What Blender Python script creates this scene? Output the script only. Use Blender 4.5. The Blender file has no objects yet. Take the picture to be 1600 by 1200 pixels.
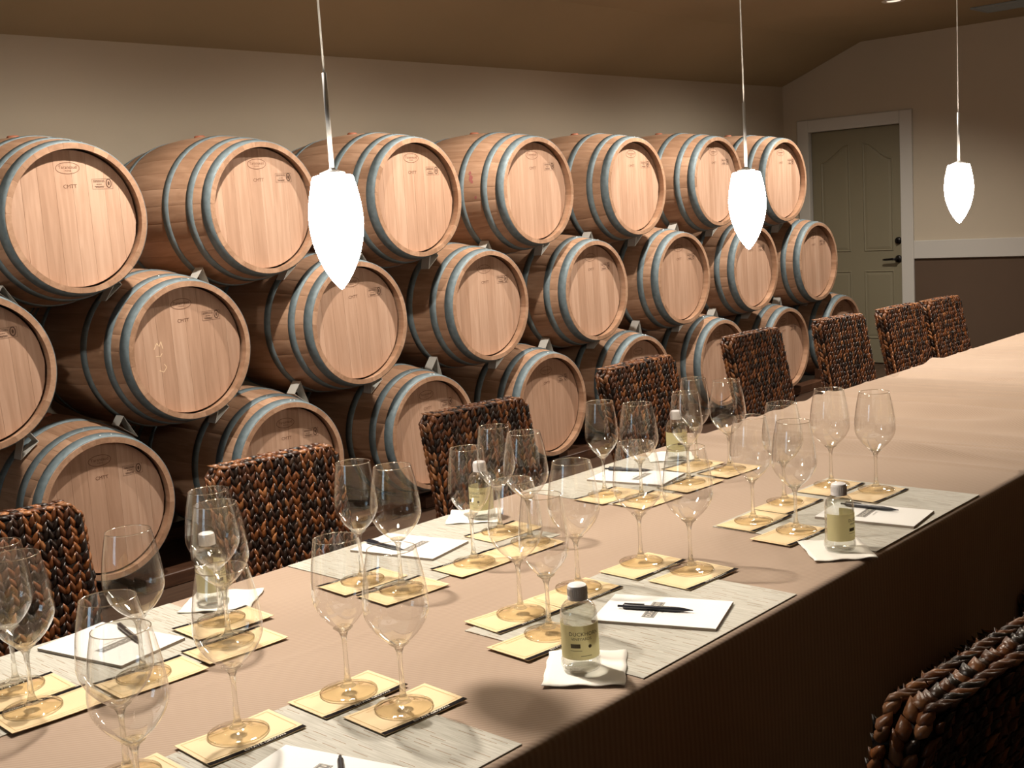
import bpy, math, random
from mathutils import Matrix, Vector
from math import sin, cos, pi, radians as R
random.seed(7)
S = bpy.context.scene
COL = S.collection

# ------------------------------------------------------------------ camera, world, exposure
cam_d = bpy.data.cameras.new('camera'); cam = bpy.data.objects.new('camera', cam_d); COL.objects.link(cam)
rt = Vector((0.67423597, -0.73575507, -0.0637992)); up = Vector((0.14648864, 0.04856651, 0.98801942)); fw = Vector((0.72384179, 0.67550409, -0.14052504))
cam.matrix_world = Matrix(((rt.x, up.x, -fw.x, -1.3829), (rt.y, up.y, -fw.y, -4.3724), (rt.z, up.z, -fw.z, 1.4788), (0, 0, 0, 1)))
cam_d.sensor_width = 36; cam_d.lens = 1852.54 / 1600 * 36; cam_d.clip_start = 0.05; cam_d.clip_end = 60
S.camera = cam
S.view_settings.view_transform = 'Standard'; S.view_settings.look = 'None'
S.view_settings.gamma = 1; S.view_settings.use_curve_mapping = False
S.view_settings.exposure = 0.0
S.cycles.transparent_max_bounces = 48
S.cycles.max_bounces = 14
S.cycles.caustics_reflective = False
S.cycles.caustics_refractive = False
W = bpy.data.worlds.new('world'); S.world = W; W.use_nodes = True
W.node_tree.nodes['Background'].inputs[0].default_value = (1.0, 0.86, 0.7, 1)
W.node_tree.nodes['Background'].inputs[1].default_value = 0.0

PENDANT_GLOW = 96.0      # emission of the pendant shades
CAN_ROW_WALL = [(-0.55, 125), (1.25, 235), (3.0, 250), (4.75, 255), (6.45, 245)]     # recessed lamps that wash the barrels: x, watts
CAN_ROW_TABLE = [(0.06, 290), (2.15, 180), (4.1, 300), (5.9, 100)]

# ------------------------------------------------------------------ helpers
def link(o, parent=None):
    COL.objects.link(o)
    if parent is not None: o.parent = parent
    return o
def new(name, mesh, parent=None, loc=(0, 0, 0), rot=(0, 0, 0)):
    o = bpy.data.objects.new(name, mesh); o.location = loc; o.rotation_euler = rot
    return link(o, parent)
def tag(o, label=None, cat=None, group=None, kind=None):
    if label: o['label'] = label
    if cat: o['category'] = cat
    if group: o['group'] = group
    if kind: o['kind'] = kind
    return o
def empty(name, loc, rz=0.0):
    o = bpy.data.objects.new(name, None); o.location = loc; o.rotation_euler = (0, 0, rz); o.empty_display_size = .05
    return link(o)
def copy_tree(o, parent=None):
    c = o.copy(); link(c, parent)
    for ch in KIDS.get(o.name, []): pass
    for ch in list(o.children): copy_tree(ch, c)
    return c
KIDS = {}
class MB:
    def __init__(s): s.v = []; s.f = []; s.sm = []; s.mi = []; s.col = []
    def add(s, vs, fs, smooth=False, mi=0):
        n = len(s.v); s.v += [tuple(p) for p in vs]; s.f += [tuple(i + n for i in f) for f in fs]
        s.sm += [smooth] * len(fs); s.mi += [mi] * len(fs); return s
    def box(s, x0, x1, y0, y1, z0, z1, mi=0):
        v = [(x0, y0, z0), (x1, y0, z0), (x1, y1, z0), (x0, y1, z0), (x0, y0, z1), (x1, y0, z1), (x1, y1, z1), (x0, y1, z1)]
        return s.add(v, [(0, 3, 2, 1), (4, 5, 6, 7), (0, 1, 5, 4), (1, 2, 6, 5), (2, 3, 7, 6), (3, 0, 4, 7)], mi=mi)
    def bbox(s, x0, x1, y0, y1, z0, z1, b, mi=0):            # box with chamfered edges
        v = []; idx = {}
        for ix, x in enumerate((x0, x1)):
            for iy, y in enumerate((y0, y1)):
                for iz, z in enumerate((z0, z1)):
                    dx = b if ix == 0 else -b; dy = b if iy == 0 else -b; dz = b if iz == 0 else -b
                    for k, p in enumerate(((x, y + dy, z + dz), (x + dx, y, z + dz), (x + dx, y + dy, z))):
                        idx[(ix, iy, iz, k)] = len(v); v.append(p)
        f = []
        I = lambda a, b_, c, k: idx[(a, b_, c, k)]
        f.append((I(0,0,0,0), I(0,0,1,0), I(0,1,1,0), I(0,1,0,0))); f.append((I(1,0,0,0), I(1,1,0,0), I(1,1,1,0), I(1,0,1,0)))
        f.append((I(0,0,0,1), I(1,0,0,1), I(1,0,1,1), I(0,0,1,1))); f.append((I(0,1,0,1), I(0,1,1,1), I(1,1,1,1), I(1,1,0,1)))
        f.append((I(0,0,0,2), I(0,1,0,2), I(1,1,0,2), I(1,0,0,2))); f.append((I(0,0,1,2), I(1,0,1,2), I(1,1,1,2), I(0,1,1,2)))
        for iy in (0, 1):
            for iz in (0, 1): f.append((I(0,iy,iz,1), I(1,iy,iz,1), I(1,iy,iz,2), I(0,iy,iz,2)))
        for ix in (0, 1):
            for iz in (0, 1): f.append((I(ix,0,iz,0), I(ix,1,iz,0), I(ix,1,iz,2), I(ix,0,iz,2)))
            for iy in (0, 1): f.append((I(ix,iy,0,0), I(ix,iy,1,0), I(ix,iy,1,1), I(ix,iy,0,1)))
        for a in (0, 1):
            for b_ in (0, 1):
                for c in (0, 1): f.append((I(a,b_,c,0), I(a,b_,c,1), I(a,b_,c,2)))
        return s.add(v, f, mi=mi)
    def lathe(s, prof, n=32, axis='z', smooth=True, mi=0, c=(0, 0, 0)):   # prof: (r, h)
        v = []; f = []
        for (r, h) in prof:
            for k in range(n):
                a = 2 * pi * k / n
                if axis == 'z': v.append((c[0] + r * cos(a), c[1] + r * sin(a), c[2] + h))
                elif axis == 'y': v.append((c[0] + r * cos(a), c[1] + h, c[2] + r * sin(a)))
                else: v.append((c[0] + h, c[1] + r * cos(a), c[2] + r * sin(a)))
        for i in range(len(prof) - 1):
            for k in range(n):
                k2 = (k + 1) % n
                q = (i * n + k, i * n + k2, (i + 1) * n + k2, (i + 1) * n + k)
                f.append(q if axis != 'y' else q[::-1])
        return s.add(v, f, smooth, mi)
    def tube(s, pts, r, n=8, mi=0):
        v = []; f = []
        for i, p in enumerate(pts):
            p = Vector(p); a = Vector(pts[max(0, i - 1)]); b = Vector(pts[min(len(pts) - 1, i + 1)])
            d = (b - a).normalized(); u = d.orthogonal().normalized(); w = d.cross(u)
            rr = r[i] if isinstance(r, (list, tuple)) else r
            for k in range(n):
                t = 2 * pi * k / n; v.append(tuple(p + rr * (cos(t) * u + sin(t) * w)))
        for i in range(len(pts) - 1):
            for k in range(n): f.append((i * n + k, i * n + (k + 1) % n, (i + 1) * n + (k + 1) % n, (i + 1) * n + k))
        f.append(tuple(range(n))[::-1]); f.append(tuple((len(pts) - 1) * n + k for k in range(n)))
        return s.add(v, f, True, mi)
    def mesh(s, name, mats, fix=False):
        m = bpy.data.meshes.new(name); m.from_pydata(s.v, [], s.f)
        m.polygons.foreach_set('use_smooth', s.sm); m.polygons.foreach_set('material_index', s.mi)
        for x in (mats if isinstance(mats, (list, tuple)) else [mats]): m.materials.append(x)
        m.update(); return m
    def build(s, name, mats, parent=None, loc=(0, 0, 0), rot=(0, 0, 0)):
        return new(name, s.mesh(name, mats), parent, loc, rot)

_tc = {}
def text_geo(txt, size, align='CENTER'):
    key = (txt, size, align)
    if key in _tc: return _tc[key]
    c = bpy.data.curves.new('lettering', 'FONT'); c.body = txt; c.size = size; c.align_x = align; c.align_y = 'CENTER'; c.resolution_u = 2
    o = bpy.data.objects.new('lettering', c); COL.objects.link(o)
    bpy.context.view_layer.update()
    m = o.evaluated_get(bpy.context.evaluated_depsgraph_get()).to_mesh()
    vs = [tuple(v.co) for v in m.vertices]; fs = [tuple(p.vertices) for p in m.polygons]
    o.evaluated_get(bpy.context.evaluated_depsgraph_get()).to_mesh_clear()
    bpy.data.objects.remove(o); bpy.data.curves.remove(c)
    _tc[key] = (vs, fs); return _tc[key]

# ------------------------------------------------------------------ materials
def mat(name):
    m = bpy.data.materials.new(name); m.use_nodes = True; nt = m.node_tree
    return m, nt, nt.nodes, nt.links, nt.nodes['Principled BSDF']
def simple(name, col, rough=.5, metal=0, spec=.5, bump=None):
    m, nt, N, L, P = mat(name)
    P.inputs['Base Color'].default_value = (*col, 1); P.inputs['Roughness'].default_value = rough
    P.inputs['Metallic'].default_value = metal; P.inputs['Specular IOR Level'].default_value = spec
    if bump:
        sc, st, dist = bump
        tc = N.new('ShaderNodeTexCoord'); nz = N.new('ShaderNodeTexNoise'); nz.inputs['Scale'].default_value = sc; nz.inputs['Detail'].default_value = 4
        b = N.new('ShaderNodeBump'); b.inputs['Strength'].default_value = st; b.inputs['Distance'].default_value = dist
        L.new(tc.outputs['Object'], nz.inputs['Vector']); L.new(nz.outputs['Fac'], b.inputs['Height']); L.new(b.outputs[0], P.inputs['Normal'])
    return m
def ramp(N, stops):
    r = N.new('ShaderNodeValToRGB'); e = r.color_ramp.elements
    e[0].position, e[0].color = stops[0][0], (*stops[0][1], 1); e[1].position, e[1].color = stops[-1][0], (*stops[-1][1], 1)
    for p, c in stops[1:-1]:
        x = e.new(p); x.color = (*c, 1)
    return r
def wood(name, dark, mid, light, scale, stretch, rough=.55, rnd=.35):
    m, nt, N, L, P = mat(name)
    tc = N.new('ShaderNodeTexCoord'); oi = N.new('ShaderNodeObjectInfo')
    mul = N.new('ShaderNodeVectorMath'); mul.operation = 'SCALE'; L.new(oi.outputs['Random'], mul.inputs['Scale']); mul.inputs[0].default_value = (37, 71, 53)
    ad = N.new('ShaderNodeVectorMath'); L.new(tc.outputs['Object'], ad.inputs[0]); L.new(mul.outputs[0], ad.inputs[1])
    mp = N.new('ShaderNodeMapping'); mp.inputs['Scale'].default_value = stretch; L.new(ad.outputs[0], mp.inputs['Vector'])
    nz = N.new('ShaderNodeTexNoise'); nz.inputs['Scale'].default_value = scale; nz.inputs['Detail'].default_value = 6; nz.inputs['Distortion'].default_value = .6
    L.new(mp.outputs[0], nz.inputs['Vector'])
    rp = ramp(N, [(.2, dark), (.5, mid), (.8, light)])
    # per-plank tone
    mth = N.new('ShaderNodeMath'); mth.operation = 'MULTIPLY_ADD'; mth.inputs[1].default_value = rnd; mth.inputs[2].default_value = -rnd / 2
    L.new(oi.outputs['Random'], mth.inputs[0])
    a2 = N.new('ShaderNodeMath'); a2.operation = 'ADD'; L.new(nz.outputs['Fac'], a2.inputs[0]); L.new(mth.outputs[0], a2.inputs[1])
    L.new(a2.outputs[0], rp.inputs['Fac']); L.new(rp.outputs['Color'], P.inputs['Base Color'])
    P.inputs['Roughness'].default_value = rough; P.inputs['Specular IOR Level'].default_value = .35
    b = N.new('ShaderNodeBump'); b.inputs['Strength'].default_value = .05; b.inputs['Distance'].default_value = .0006
    L.new(nz.outputs['Fac'], b.inputs['Height']); L.new(b.outputs[0], P.inputs['Normal'])
    return m
M = {}
M['stave'] = wood('oak_stave', (.28, .16, .096), (.36, .212, .132), (.45, .28, .184), 5, (9, .8, 9), .5, .42)
M['head'] = wood('oak_head', (.375, .225, .148), (.455, .285, .196), (.53, .35, .252), 5, (11, 11, .7), .5, .40)
M['rimwood'] = M['stave']
def hoopmat():
    m, nt, N, L, P = mat('galvanised_hoop')
    tc = N.new('ShaderNodeTexCoord'); nz = N.new('ShaderNodeTexNoise'); nz.inputs['Scale'].default_value = 40; nz.inputs['Detail'].default_value = 5
    L.new(tc.outputs['Object'], nz.inputs['Vector'])
    r = ramp(N, [(.3, (.115, .155, .172)), (.7, (.175, .222, .243))]); L.new(nz.outputs['Fac'], r.inputs['Fac']); L.new(r.outputs['Color'], P.inputs['Base Color'])
    P.inputs['Metallic'].default_value = .15; P.inputs['Roughness'].default_value = .58
    return m
M['hoop'] = hoopmat()
M['rivet'] = simple('rivet_steel', (.55, .56, .56), .3, .8)
M['bung'] = simple('bung', (.38, .13, .07), .6)
M['ink'] = simple('burnt_brand', (.15, .065, .035), .8)
M['ink2'] = simple('dark_emblem', (.10, .05, .03), .8)
M['chalk'] = simple('chalk', (.75, .55, .36), .9)
M['wedge'] = simple('painted_steel', (.62, .61, .57), .45, .1)
M['beam'] = wood('rack_timber', (.05, .022, .012), (.085, .038, .02), (.12, .055, .03), 6, (1, 9, 9), .5)

def wall_mat(name, c1, c2):
    m, nt, N, L, P = mat(name)
    tc = N.new('ShaderNodeTexCoord'); nz = N.new('ShaderNodeTexNoise'); nz.inputs['Scale'].default_value = 1.3; nz.inputs['Detail'].default_value = 3
    L.new(tc.outputs['Object'], nz.inputs['Vector']); r = ramp(N, [(.35, c1), (.65, c2)]); L.new(nz.outputs['Fac'], r.inputs['Fac'])
    L.new(r.outputs['Color'], P.inputs['Base Color']); P.inputs['Roughness'].default_value = .85; P.inputs['Specular IOR Level'].default_value = .2
    n2 = N.new('ShaderNodeTexNoise'); n2.inputs['Scale'].default_value = 120; L.new(tc.outputs['Object'], n2.inputs['Vector'])
    b = N.new('ShaderNodeBump'); b.inputs['Strength'].default_value = .15; b.inputs['Distance'].default_value = .002
    L.new(n2.outputs['Fac'], b.inputs['Height']); L.new(b.outputs[0], P.inputs['Normal'])
    return m
M['wall'] = wall_mat('wall_paint', (.52, .455, .36), (.54, .47, .37))
M['wainscot'] = wall_mat('wainscot_paint', (.105, .070, .048), (.115, .076, .052))
M['ceiling'] = wall_mat('ceiling_paint', (.36, .285, .18), (.38, .30, .19))
M['floor'] = wood('dark_floor', (.035, .02, .012), (.05, .028, .018), (.07, .04, .025), 3, (1, 12, 1), .45)
M['trim'] = simple('white_trim', (.56, .54, .50), .45)
M['door'] = simple('cream_door', (.22, .195, .13), .5)
M['bronze'] = simple('dark_bronze', (.012, .01, .009), .35, .6)
M['vent'] = simple('vent_metal', (.26, .30, .31), .5, .2)
M['darkvoid'] = simple('vent_dark', (.02, .02, .02), .9)

def cloth_mat():
    m, nt, N, L, P = mat('taupe_tablecloth')
    tc = N.new('ShaderNodeTexCoord'); mp = N.new('ShaderNodeMapping'); mp.inputs['Rotation'].default_value = (0, 0, R(38)); L.new(tc.outputs['Object'], mp.inputs['Vector'])
    w = N.new('ShaderNodeTexWave'); w.bands_direction = 'Y'; w.inputs['Scale'].default_value = 42; w.inputs['Distortion'].default_value = .5; w.inputs['Detail'].default_value = 1
    L.new(mp.outputs[0], w.inputs['Vector'])
    nz = N.new('ShaderNodeTexNoise'); nz.inputs['Scale'].default_value = 3; nz.inputs['Detail'].default_value = 5; L.new(tc.outputs['Object'], nz.inputs['Vector'])
    r = ramp(N, [(0, (.325, .235, .175)), (1, (.39, .29, .215))]); L.new(w.outputs['Fac'], r.inputs['Fac'])
    mx = N.new('ShaderNodeMixRGB'); mx.blend_type = 'MULTIPLY'; mx.inputs[0].default_value = .35
    r2 = ramp(N, [(.35, (.82, .8, .78)), (.65, (1, 1, 1))]); L.new(nz.outputs['Fac'], r2.inputs['Fac'])
    L.new(r.outputs['Color'], mx.inputs[1]); L.new(r2.outputs['Color'], mx.inputs[2]); L.new(mx.outputs[0], P.inputs['Base Color'])
    P.inputs['Roughness'].default_value = .8; P.inputs['Specular IOR Level'].default_value = .25; P.inputs['Sheen Weight'].default_value = .1
    b = N.new('ShaderNodeBump'); b.inputs['Strength'].default_value = .25; b.inputs['Distance'].default_value = .0006
    L.new(w.outputs['Fac'], b.inputs['Height']); L.new(b.outputs[0], P.inputs['Normal'])
    return m
M['cloth'] = cloth_mat()
def mat_mat():
    m, nt, N, L, P = mat('woven_placemat')
    tc = N.new('ShaderNodeTexCoord'); sp = N.new('ShaderNodeSeparateXYZ'); L.new(tc.outputs['Object'], sp.inputs[0])
    def ma(op, a, b=None, c=None):
        n = N.new('ShaderNodeMath'); n.operation = op
        for i, v in enumerate((a, b, c)):
            if v is None: continue
            if isinstance(v, (int, float)): n.inputs[i].default_value = v
            else: L.new(v, n.inputs[i])
        return n.outputs[0]
    u = ma('DIVIDE', sp.outputs['X'], .0085); row = ma('FLOOR', u); fu = ma('FRACT', u)
    wn = N.new('ShaderNodeTexWhiteNoise'); wn.noise_dimensions = '1D'; L.new(row, wn.inputs['W'])
    v = ma('ADD', ma('DIVIDE', sp.outputs['Y'], .042), ma('MULTIPLY', wn.outputs['Value'], 7.3)); cell = ma('FLOOR', v); fv = ma('FRACT', v)
    w2 = N.new('ShaderNodeTexWhiteNoise'); w2.noise_dimensions = '2D'; cb = N.new('ShaderNodeCombineXYZ'); L.new(row, cb.inputs[0]); L.new(cell, cb.inputs[1]); L.new(cb.outputs[0], w2.inputs['Vector'])
    on = ma('MULTIPLY', ma('MULTIPLY', ma('LESS_THAN', fv, .72), ma('GREATER_THAN', w2.outputs['Value'], .62)), ma('LESS_THAN', fu, .17))
    mp = N.new('ShaderNodeMapping'); mp.inputs['Scale'].default_value = (420, 16, 1); L.new(tc.outputs['Object'], mp.inputs['Vector'])
    nz = N.new('ShaderNodeTexNoise'); nz.inputs['Scale'].default_value = 1; nz.inputs['Detail'].default_value = 3; L.new(mp.outputs[0], nz.inputs['Vector'])
    r = ramp(N, [(.3, (.34, .32, .265)), (.55, (.46, .44, .38)), (.8, (.53, .51, .45))]); L.new(nz.outputs['Fac'], r.inputs['Fac'])
    mx = N.new('ShaderNodeMixRGB'); L.new(on, mx.inputs[0]); L.new(r.outputs['Color'], mx.inputs[1]); mx.inputs[2].default_value = (.26, .19, .12, 1)
    L.new(mx.outputs[0], P.inputs['Base Color']); P.inputs['Roughness'].default_value = .6
    b = N.new('ShaderNodeBump'); b.inputs['Strength'].default_value = .3; b.inputs['Distance'].default_value = .0005
    L.new(nz.outputs['Fac'], b.inputs['Height']); L.new(b.outputs[0], P.inputs['Normal'])
    return m
M['mat'] = mat_mat()
M['card'] = simple('cream_card', (.78, .595, .35), .45)
M['cardline'] = simple('card_line', (.55, .36, .14), .5)
M['black'] = simple('black_print', (.008, .005, .005), .85, spec=.1)
M['whiteprint'] = simple('white_print', (.75, .70, .6), .5)
M['paper'] = simple('white_paper', (.80, .79, .76), .6)
M['paperedge'] = simple('paper_edge', (.33, .27, .22), .8)
M['greyprint'] = simple('grey_print', (.17, .16, .15), .6)
M['napkin'] = simple('paper_napkin', (.80, .77, .70), .85, bump=(300, .4, .001))
M['pen'] = simple('black_plastic', (.012, .012, .018), .3)
M['cap'] = simple('white_cap', (.68, .66, .66), .4)
M['label'] = simple('pale_yellow_label', (.78, .71, .40), .45)
M['tabletop'] = simple('folding_table', (.35, .30, .25), .6)
M['steel'] = simple('brushed_steel', (.62, .62, .62), .4, .4)
M['cord'] = simple('silver_cord', (.7, .68, .65), .4, .1)

def thin_glass(name, base, edge, refl=.05, pw=4.0, gain=.8):
    m = bpy.data.materials.new(name); m.use_nodes = True; nt = m.node_tree; N = nt.nodes; L = nt.links; N.clear()
    out = N.new('ShaderNodeOutputMaterial'); lw = N.new('ShaderNodeLayerWeight'); lw.inputs['Blend'].default_value = .5
    p = N.new('ShaderNodeMath'); p.operation = 'POWER'; L.new(lw.outputs['Facing'], p.inputs[0]); p.inputs[1].default_value = pw
    f = N.new('ShaderNodeMath'); f.operation = 'MULTIPLY_ADD'; L.new(p.outputs[0], f.inputs[0]); f.inputs[1].default_value = gain; f.inputs[2].default_value = refl; f.use_clamp = True
    p2 = N.new('ShaderNodeMath'); p2.operation = 'POWER'; L.new(lw.outputs['Facing'], p2.inputs[0]); p2.inputs[1].default_value = 5
    mx = N.new('ShaderNodeMixRGB'); L.new(p2.outputs[0], mx.inputs[0]); mx.inputs[1].default_value = (*base, 1); mx.inputs[2].default_value = (*edge, 1)
    t = N.new('ShaderNodeBsdfTransparent'); L.new(mx.outputs[0], t.inputs[0])
    g = N.new('ShaderNodeBsdfGlossy'); g.inputs['Roughness'].default_value = .005; g.inputs['Color'].default_value = (1, 1, 1, 1)
    ms = N.new('ShaderNodeMixShader'); L.new(f.outputs[0], ms.inputs[0]); L.new(t.outputs[0], ms.inputs[1]); L.new(g.outputs[0], ms.inputs[2]); L.new(ms.outputs[0], out.inputs[0])
    return m
M['bowl'] = thin_glass('thin_wine_glass', (.985, .985, .98), (.82, .80, .77), .095, 3.2, .9)
M['foot'] = thin_glass('glass_foot', (.95, .90, .80), (.6, .52, .42), .10, 3, .7)
M['bottle'] = thin_glass('clear_plastic', (.94, .94, .93), (.5, .5, .48), .07, 3, .7)
M['water'] = thin_glass('bottled_water', (.92, .925, .90), (.55, .55, .5), .04, 3, .5)
def real_glass(name, ior, col=(1, 1, 1)):
    m, nt, N, L, P = mat(name); P.inputs['Base Color'].default_value = (*col, 1); P.inputs['Roughness'].default_value = 0
    P.inputs['IOR'].default_value = ior; P.inputs['Transmission Weight'].default_value = 1; return m
M['stem'] = real_glass('solid_glass', 1.5)
_nt = M['stem'].node_tree; _t = _nt.nodes.new('ShaderNodeBsdfTransparent'); _m = _nt.nodes.new('ShaderNodeMixShader'); _m.inputs[0].default_value = .5
_t.inputs[0].default_value = (.95, .94, .9, 1)
_nt.links.new(_nt.nodes['Principled BSDF'].outputs[0], _m.inputs[1]); _nt.links.new(_t.outputs[0], _m.inputs[2]); _nt.links.new(_m.outputs[0], _nt.nodes['Material Output'].inputs[0])
def glow(name, col, st):
    m = bpy.data.materials.new(name); m.use_nodes = True; N = m.node_tree.nodes; N.clear()
    o = N.new('ShaderNodeOutputMaterial'); e = N.new('ShaderNodeEmission'); e.inputs[0].default_value = (*col, 1); e.inputs[1].default_value = st
    m.node_tree.links.new(e.outputs[0], o.inputs[0]); return m
M['shade'] = glow('lit_opal_glass', (1.0, .87, .71), PENDANT_GLOW)
M['daylight'] = glow('daylight_in_window', (.55, .78, 1.0), 3.5)
M['canlamp'] = glow('lit_recessed_lamp', (1.0, .84, .64), 1.2)
def weave_mat():
    m, nt, N, L, P = mat('woven_seagrass')
    at = N.new('ShaderNodeAttribute'); at.attribute_name = 'strand'
    L.new(at.outputs['Color'], P.inputs['Base Color']); P.inputs['Roughness'].default_value = .34; P.inputs['Specular IOR Level'].default_value = .3
    tc = N.new('ShaderNodeTexCoord'); nz = N.new('ShaderNodeTexNoise'); nz.inputs['Scale'].default_value = 260; L.new(tc.outputs['Object'], nz.inputs['Vector'])
    b = N.new('ShaderNodeBump'); b.inputs['Strength'].default_value = .3; b.inputs['Distance'].default_value = .001; L.new(nz.outputs['Fac'], b.inputs['Height']); L.new(b.outputs[0], P.inputs['Normal'])
    return m
M['weave'] = weave_mat()
M['core'] = simple('dark_core', (.012, .007, .005), .7)
M['legwood'] = wood('dark_leg', (.02, .01, .006), (.03, .015, .009), (.04, .02, .012), 8, (8, 8, 1), .4)

# ------------------------------------------------------------------ room
XE, YB = 8.236, 1.10           # end wall, wall behind the barrels
X0, Y0 = -4.2, -6.6
def st(name, mb, m, label=None, cat=None):
    o = mb.build(name, m); o['kind'] = 'structure'; return o
st('floor', MB().box(X0 - .1, XE + .1, Y0 - .1, YB + .1, -.1, 0), M['floor'])
st('wall_back', MB().box(X0 - .1, XE + .1, YB, YB + .1, 0, 2.45), M['wall'])
mb = MB()                       # end wall follows the sloped ceiling
prof = [(YB + .1, 0), (YB + .1, 2.45), (YB, 2.45), (.35, 2.735), (Y0, 2.735), (Y0, 0)]
dy0, dy1, dz = 0.0, .86, 2.04
def slab(mb, pts, x0, x1):
    n = len(pts); v = [(x0, y, z) for y, z in pts] + [(x1, y, z) for y, z in pts]
    f = [tuple(range(n))[::-1], tuple(range(n, 2 * n))] + [(i, (i + 1) % n, n + (i + 1) % n, n + i) for i in range(n)]
    mb.add(v, f)
slab(mb, [(dy0, 1.0), (dy0, 2.735), (Y0, 2.735), (Y0, 1.0)], XE, XE + .1)
slab(mb, [(dy1, 0), (YB + .1, 0), (YB + .1, 2.45), (YB, 2.45), (dy1, 2.54)], XE, XE + .1)
slab(mb, [(dy0, dz), (dy1, dz), (dy1, 2.54), (.35, 2.735), (dy0, 2.735)], XE, XE + .1)
st('wall_end', mb, M['wall'])
mb = MB(); slab(mb, [(dy0, 0), (dy0, 1.0), (Y0, 1.0), (Y0, 0)], XE, XE + .1); st('wall_end_lower', mb, M['wainscot'])
st('wall_near', MB().box(X0 - .1, XE + .1, Y0 - .1, Y0, 0, 2.735), M['wall'])
WY0, WY1, WZ0, WZ1 = -2.6, -1.75, .95, 2.15
q = MB(); q.box(X0 - .1, X0, Y0, WY0, 0, 2.735); q.box(X0 - .1, X0, WY1, YB, 0, 2.735); q.box(X0 - .1, X0, WY0, WY1, 0, WZ0); q.box(X0 - .1, X0, WY0, WY1, WZ1, 2.735)
st('wall_left', q, M['wall'])
q = MB()
for a in ((WY0 - .07, WY0 + .03, WZ0 - .07, WZ1 + .07), (WY1 - .03, WY1 + .07, WZ0 - .07, WZ1 + .07), (WY0 + .03, WY1 - .03, WZ0 - .07, WZ0 + .03), (WY0 + .03, WY1 - .03, WZ1 - .03, WZ1 + .07)): q.bbox(X0 - .06, X0 + .02, *a, .003)
q.box(X0 - .055, X0 - .03, (WY0 + WY1) / 2 - .012, (WY0 + WY1) / 2 + .012, WZ0 + .03, WZ1 - .03); q.box(X0 - .0545, X0 - .0305, WY0 + .03, WY1 - .03, 1.54, 1.56)
wn_ = st('window_1', q, M['trim'])
MB().box(X0 - .046, X0 - .042, WY0 + .03, WY1 - .03, WZ0 + .03, WZ1 - .03).build('daylit_pane', M['daylight'], wn_)
mb = MB()
mb.add([(X0 - .1, YB + .1, 2.412), (XE + .1, YB + .1, 2.412), (XE + .1, .35, 2.735), (X0 - .1, .35, 2.735), (X0 - .1, Y0 - .1, 2.735), (XE + .1, Y0 - .1, 2.735),
        (X0 - .1, YB + .1, 2.9), (XE + .1, YB + .1, 2.9), (XE + .1, .35, 2.9), (X0 - .1, .35, 2.9), (X0 - .1, Y0 - .1, 2.9), (XE + .1, Y0 - .1, 2.9)],
       [(0, 1, 2, 3), (3, 2, 5, 4), (6, 9, 8, 7), (9, 10, 11, 8), (0, 6, 7, 1), (4, 5, 11, 10)])
st('ceiling', mb, M['ceiling'])
st('trim_1', MB().bbox(XE - .022, XE - .0005, Y0, -.0955, .905, 1.055, .004), M['trim'])      # chair rail
st('baseboard_end', MB().bbox(XE - .015, XE - .0005, Y0, -.0955, .0005, .12, .003), M['trim'])
# door with arched top panels
mb = MB(); tw = .095
mb.bbox(XE - .024, XE - .0005, dy0 - tw, dy0 + .012, .0005, dz + tw, .004); mb.bbox(XE - .024, XE - .0005, dy1 - .012, dy1 + tw, .0005, dz + tw, .004)
mb.bbox(XE - .024, XE - .0005, dy0 + .012, dy1 - .012, dz - .012, dz + tw, .004)
mb.box(XE - .0004, XE + .1, dy0 - .0, dy0 + .012, 0, dz); mb.box(XE - .0004, XE + .1, dy1 - .012, dy1, 0, dz); mb.box(XE - .0004, XE + .1, dy0 + .012, dy1 - .012, dz - .012, dz)
st('trim_2', mb, M['trim'])
door = empty('door_1', (XE + .03, .43, 0)); door['kind'] = 'structure'
dw = .415
mbd = MB(); mbd.bbox(0, .04, -dw, dw, .008, dz - .016, .002); mbd.build('door_slab', M['door'], door)
def panel_ring(mb, y0, y1, z0, z1a, z1b, w=.016, h=.007):   # y0<y1 ; top runs from z1a (at y0) to z1b (at y1), arched
    def outline(o):
        pts = [(y0 + o, z0 + o), (y1 - o, z0 + o)]
        for i in range(9):
            t = i / 8; y = (y1 - o) + ((y0 + o) - (y1 - o)) * t
            e = sin(t * pi / 2) if z1a > z1b else (1 - cos(t * pi / 2)) if z1a != z1b else 0
            z = z1b + (z1a - z1b) * (t * t * (3 - 2 * t)) if z1a != z1b else z1b
            pts.append((y, z - o))
        return pts
    A, B, Cc, D = outline(0), outline(w * .45), outline(w), outline(w + .022)
    n = len(A); hs = (0, -h, 0, -.0035); v = []
    for P_, hh in zip((A, B, Cc, D), hs): v += [(hh - .0002, y, z) for y, z in P_]
    f = []
    for k in range(3):
        for i in range(n): f.append((k * n + i, k * n + (i + 1) % n, (k + 1) * n + (i + 1) % n, (k + 1) * n + i))
    f.append(tuple(3 * n + i for i in range(n)))
    mb.add(v, f)
for (a, b, zt0, zt1, zb) in ((-.33, -.06, 1.76, 1.90, .975), (.06, .33, 1.90, 1.76, .975), (-.33, -.06, .81, .81, .22), (.06, .33, .81, .81, .22)):
    q = MB(); panel_ring(q, a, b, zb, zt0, zt1); q.build('door_panel', M['door'], door)
hd = MB(); hd.lathe([(0, -.018), (.026, -.018), (.031, -.008), (.031, 0)], 24, 'x', c=(0, -.372, .905)); hd.tube([(-.018, -.372, .905), (-.05, -.372, .905)], .010)
hd.tube([(-.05, -.378, .905), (-.052, -.33, .907), (-.05, -.27, .903), (-.048, -.25, .902)], [.011, .010, .009, .006]); hd.build('door_handle', M['bronze'], door)
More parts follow.
